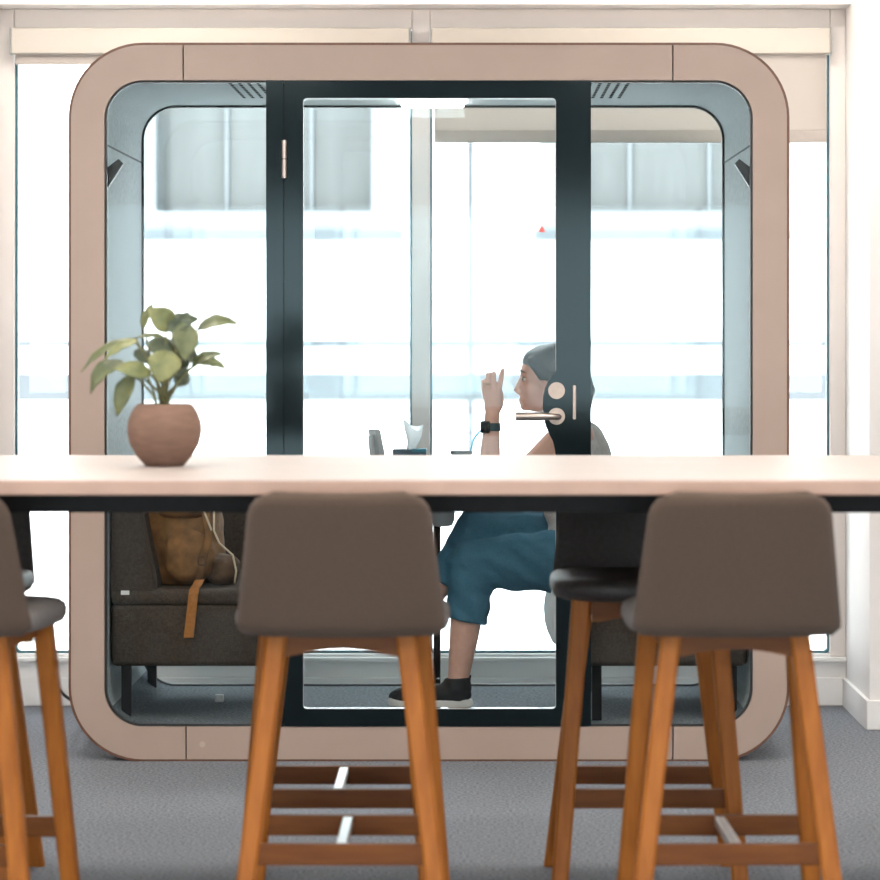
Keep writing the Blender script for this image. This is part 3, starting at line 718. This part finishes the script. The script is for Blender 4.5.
# ================================================================== BAR STOOLS
def outline_pad(b, outline, z0, z1, inset):
    """soft pad from a plan outline: rings of inset outlines"""
    cx = sum(p[0] for p in outline) / len(outline); cy = sum(p[1] for p in outline) / len(outline)
    H = z1 - z0
    def ring(s_, z, dz=0): return [(cx + (x - cx) * s_, cy + (y - cy) * s_, z) for x, y in outline]
    b.rings([ring(.90, z0), ring(.97, z0 + H * .10), ring(1.0, z0 + H * .35), ring(1.0, z0 + H * .62), ring(.985, z0 + H * .82),
             ring(.94, z0 + H * .95), ring(.80, z1), ring(.5, z1 - .004), ring(.1, z1 - .006)])
def make_stool(fab, seatm):
    t = thing('bar_stool', 'x', 'stool', (0, 0, 0), 'bar stools round the high table')
    pts = []
    N = 48
    for k in range(N):
        a = 2 * math.pi * k / N; c, s_ = math.cos(a), math.sin(a)
        e = .58 if s_ > 0 else .35
        x = .228 * math.copysign(abs(c) ** e, c); y = .235 * math.copysign(abs(s_) ** e, s_)
        x *= 1 - (.10 * s_ ** 4 if s_ > 0 else .11 * s_ ** 2)
        pts.append((x, y))
    b = B(); outline_pad(b, pts, .690, .743, .02)
    ob('seat', b, seatm, t, smooth=True, angle=60)
    # tapered padded backrest, curved a little round the sitter
    b = B(); nu, nv = 28, 20; F, K = [], []
    for i in range(nv + 1):
        v = i / nv; rowf, rowk = [], []
        zc = .688 + .307 * v
        dt = (1 - v) * .307; rad = .052
        hw = .222 - .036 * v
        if dt < rad: hw -= rad - math.sqrt(max(0, rad * rad - (rad - dt) ** 2))
        db = v * .307; rb = .022
        if db < rb: hw -= rb - math.sqrt(max(0, rb * rb - (rb - db) ** 2))
        for q in range(nu + 1):
            u = -1 + 2 * q / nu
            ev = max(0.0, (1 - abs(u) ** 10)) ** .5 * max(0.0, (1 - abs(2 * v - 1) ** 14)) ** .5
            th = .019 * ev + .0006
            x = u * hw; yc = -.245 - .075 * v + .055 * (x / .215) ** 2
            z = zc - .002 * (1 - u * u) * (v ** 6)
            rowf.append(b.bm.verts.new((x, yc + th, z))); rowk.append(b.bm.verts.new((x, yc - th, z)))
        F.append(rowf); K.append(rowk)
    for i in range(nv):
        for q in range(nu):
            b.bm.faces.new((F[i][q], F[i][q + 1], F[i + 1][q + 1], F[i + 1][q]))
            b.bm.faces.new((K[i][q + 1], K[i][q], K[i + 1][q], K[i + 1][q + 1]))
    for i in range(nv):
        b.bm.faces.new((F[i][0], F[i + 1][0], K[i + 1][0], K[i][0])); b.bm.faces.new((F[i][nu], K[i][nu], K[i + 1][nu], F[i + 1][nu]))
    for q in range(nu):
        b.bm.faces.new((F[0][q], K[0][q], K[0][q + 1], F[0][q + 1])); b.bm.faces.new((F[nv][q], F[nv][q + 1], K[nv][q + 1], K[nv][q]))
    ob('backrest', b, fab, t, smooth=True)
    # splayed tapered legs
    for sx in (-1, 1):
        for sy in (-1, 1):
            b = B(); rows = []
            for z in (0, .15, .30, .45, .58, .66, .700):
                f = 1 - z / .707
                cx = sx * (.133 + .086 * f if sy < 0 else .158 + .056 * f); cy = sy * (.150 + .078 * f) 
                wx = .0215 - .002 * f; wy = .021 - .003 * f
                c_ = .006
                rows.append([(cx - wx + c_, cy - wy, z), (cx + wx - c_, cy - wy, z), (cx + wx, cy - wy + c_, z), (cx + wx, cy + wy - c_, z),
                             (cx + wx - c_, cy + wy, z), (cx - wx + c_, cy + wy, z), (cx - wx, cy + wy - c_, z), (cx - wx, cy - wy + c_, z)])
            b.rings(rows); ob('leg', b, 'oak', t, smooth=True, angle=25)
    # arched aprons under the seat
    for sy in (-1, 1):
        pl = [(-.135, .706), (.135, .706), (.135, .640)] + [(.115 - .23 * k / 10, .640 + .016 * math.sin(math.pi * k / 10)) for k in range(11)] + [(-.135, .640)]
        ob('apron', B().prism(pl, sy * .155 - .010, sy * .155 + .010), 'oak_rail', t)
    for sx in (-1, 1):
        ob('apron', B().box(sx * .142 - .010, sx * .142 + .010, -.14, .14, .655, .706), 'oak', t)
    for sy in (-1, 1):
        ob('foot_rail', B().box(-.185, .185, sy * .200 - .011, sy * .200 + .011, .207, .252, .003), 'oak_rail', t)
    ob('cross_bar', B().box(-.011, .011, -.19, .19, .228, .250, .002), 'bar_metal', t)
    return t
st0 = make_stool('stool_fabric', 'stool_seat_lit')
NEARY, FARY = 6.94, 7.745
st0.location = (-.277, NEARY, 0)
st0['label'] = 'taupe fabric bar stool with its back in front of the backpack and pod door'
s1 = dup(st0, None, (.55, NEARY, 0), R(1)); s1['label'] = 'taupe fabric bar stool overlapping the dark stool, beside the window pier'
s2 = dup(st0, None, (-1.12, NEARY, 0), R(-6)); s2['label'] = 'taupe fabric bar stool nearest the potted plant, beside the rounded pod frame'
sf = make_stool('shaded_upholstery', 'shaded_upholstery')
sf.location = (.414, FARY, 0); sf.rotation_euler.z = R(180); sf['label'] = 'dark bar stool on the pod side of the table, in front of the seated person'
s4 = dup(sf, None, (-.318, FARY, 0), R(180)); s4['label'] = 'dark bar stool wholly behind the taupe stool that stands before the backpack and door'
s5 = dup(sf, None, (-1.30, FARY, 0), R(180)); s5['label'] = 'dark bar stool mostly hidden behind the taupe stool nearest the potted plant'

# ================================================================== POTTED PLANT
px_, py_ = -.7125, 7.43
pot = thing('potted_plant', 'leafy green plant in a round terracotta pot on the high table', 'plant', (px_, py_, TZ))
ob('pot', B().lathe((px_, py_, TZ), [(.036, 0), (.044, .001), (.050, .008), (.066, .026), (.080, .052), (.0865, .078), (.085, .102), (.077, .124), (.068, .138), (.062, .144),
                                      (.060, .143), (.058, .136), (.056, .130)], 40), 'terracotta', pot, smooth=True, angle=70)
b = B(); b.lathe((px_, py_, TZ + .118), [(.060, 0), (.058, .012), (.03, .018), (.004, .020)], 24)
ob('soil', b, 'soil', pot, smooth=True)
def leaf(base, tip, w, bend, up, m, twist=0, root=None):
    """base/tip (x, y, z) from the pot mouth; w half width; bend lifts the middle; up: surface normal hint"""
    o = Vector((px_, py_, TZ + .138)); a, c = Vector(base), Vector(tip)
    ax = (c - a); L = ax.length; ax.normalize()
    n = Vector(up); n = (n - ax * n.dot(ax)).normalized(); sd = ax.cross(n)
    b = B(); ny, nx = 10, 6; g_ = []
    for i in range(ny + 1):
        t = i / ny; prof = (math.sin(math.pi * min(1, t * .97 + .03) ** .8)) ** .85 if t < 1 else 0
        prof = max(prof, .02)
        c0 = o + a + ax * L * t + n * bend * math.sin(math.pi * t) * L
        g_.append([b.bm.verts.new(c0 + sd * w * prof * u + n * (abs(u) * .25 * w * prof + .0015 * math.sin(6 * t * math.pi + u))) for u in [-1 + 2 * k_ / nx for k_ in range(nx + 1)]])
    for i in range(ny):
        for q in range(nx): b.bm.faces.new((g_[i][q], g_[i][q + 1], g_[i + 1][q + 1], g_[i + 1][q]))
    lo = ob('leaf', b, m, pot, smooth=True)
    s_ = lo.modifiers.new('thickness', 'SOLIDIFY'); s_.thickness = .0012
    r0 = Vector(root) if root else Vector((random.uniform(-.015, .015), random.uniform(-.015, .015), -.012))
    mid = (r0 + a) / 2 + Vector((0, 0, .02))
    ob('stem', B().tube([o + r0, o + r0 * .5 + mid * .5 + Vector((0, 0, .008)), o + mid * .4 + a * .6, o + a + ax * .004], [.0036, .0030, .0028, .0022], 7), 'stem', pot, smooth=True)
q = 1 / 1684.0      # photo crop pixels to metres at the plant's distance
def lp_(x, y, d=0): return ((x - 418) * q, d, (470 - y) * q)
leaf(lp_(335, 165, .0), lp_(372, 66, .01), .013, .08, (-.6, -1, .2), 'leaf_green')
leaf(lp_(455, 165, -.01), lp_(358, 88, -.03), .030, .06, (-.2, -1, .4), 'leaf_pale')
leaf(lp_(425, 175, -.02), lp_(556, 128, -.01), .026, .10, (0, -1, .8), 'leaf_dark')
leaf(lp_(470, 190, -.02), lp_(512, 100, -.01), .022, .06, (.3, -1, .3), 'leaf_dark')
leaf(lp_(545, 172, .01), lp_(708, 150, .02), .022, .16, (0, -.9, 1), 'leaf_green')
leaf(lp_(505, 150, -.03), lp_(505, 290, -.055), .031, .05, (.2, -1, .2), 'leaf_green')
leaf(lp_(440, 255, -.04), lp_(410, 378, -.06), .039, .05, (0, -1, .35), 'leaf_pale')
leaf(lp_(440, 220, .01), lp_(300, 205, .0), .012, .12, (0, -.6, 1), 'leaf_green')
leaf(lp_(305, 210, .01), lp_(93, 338, .0), .016, .13, (-.4, -.8, 1), 'leaf_green')
leaf(lp_(318, 215, -.02), lp_(190, 292, -.04), .018, .10, (-.3, -.8, 1), 'leaf_pale')
leaf(lp_(260, 298, -.01), lp_(135, 420, -.02), .028, .20, (-.7, -.9, .6), 'leaf_green')
leaf(lp_(370, 345, -.03), lp_(228, 322, -.05), .024, .05, (0, -1, .8), 'leaf_pale')
leaf(lp_(300, 345, -.02), lp_(238, 508, -.03), .024, .08, (-.4, -1, .3), 'leaf_green')
leaf(lp_(525, 312, .0), lp_(645, 264, .01), .018, .10, (0, -.8, 1), 'leaf_green')
leaf(lp_(550, 300, -.01), lp_(660, 324, -.01), .017, .12, (.2, -.9, 1), 'leaf_green')
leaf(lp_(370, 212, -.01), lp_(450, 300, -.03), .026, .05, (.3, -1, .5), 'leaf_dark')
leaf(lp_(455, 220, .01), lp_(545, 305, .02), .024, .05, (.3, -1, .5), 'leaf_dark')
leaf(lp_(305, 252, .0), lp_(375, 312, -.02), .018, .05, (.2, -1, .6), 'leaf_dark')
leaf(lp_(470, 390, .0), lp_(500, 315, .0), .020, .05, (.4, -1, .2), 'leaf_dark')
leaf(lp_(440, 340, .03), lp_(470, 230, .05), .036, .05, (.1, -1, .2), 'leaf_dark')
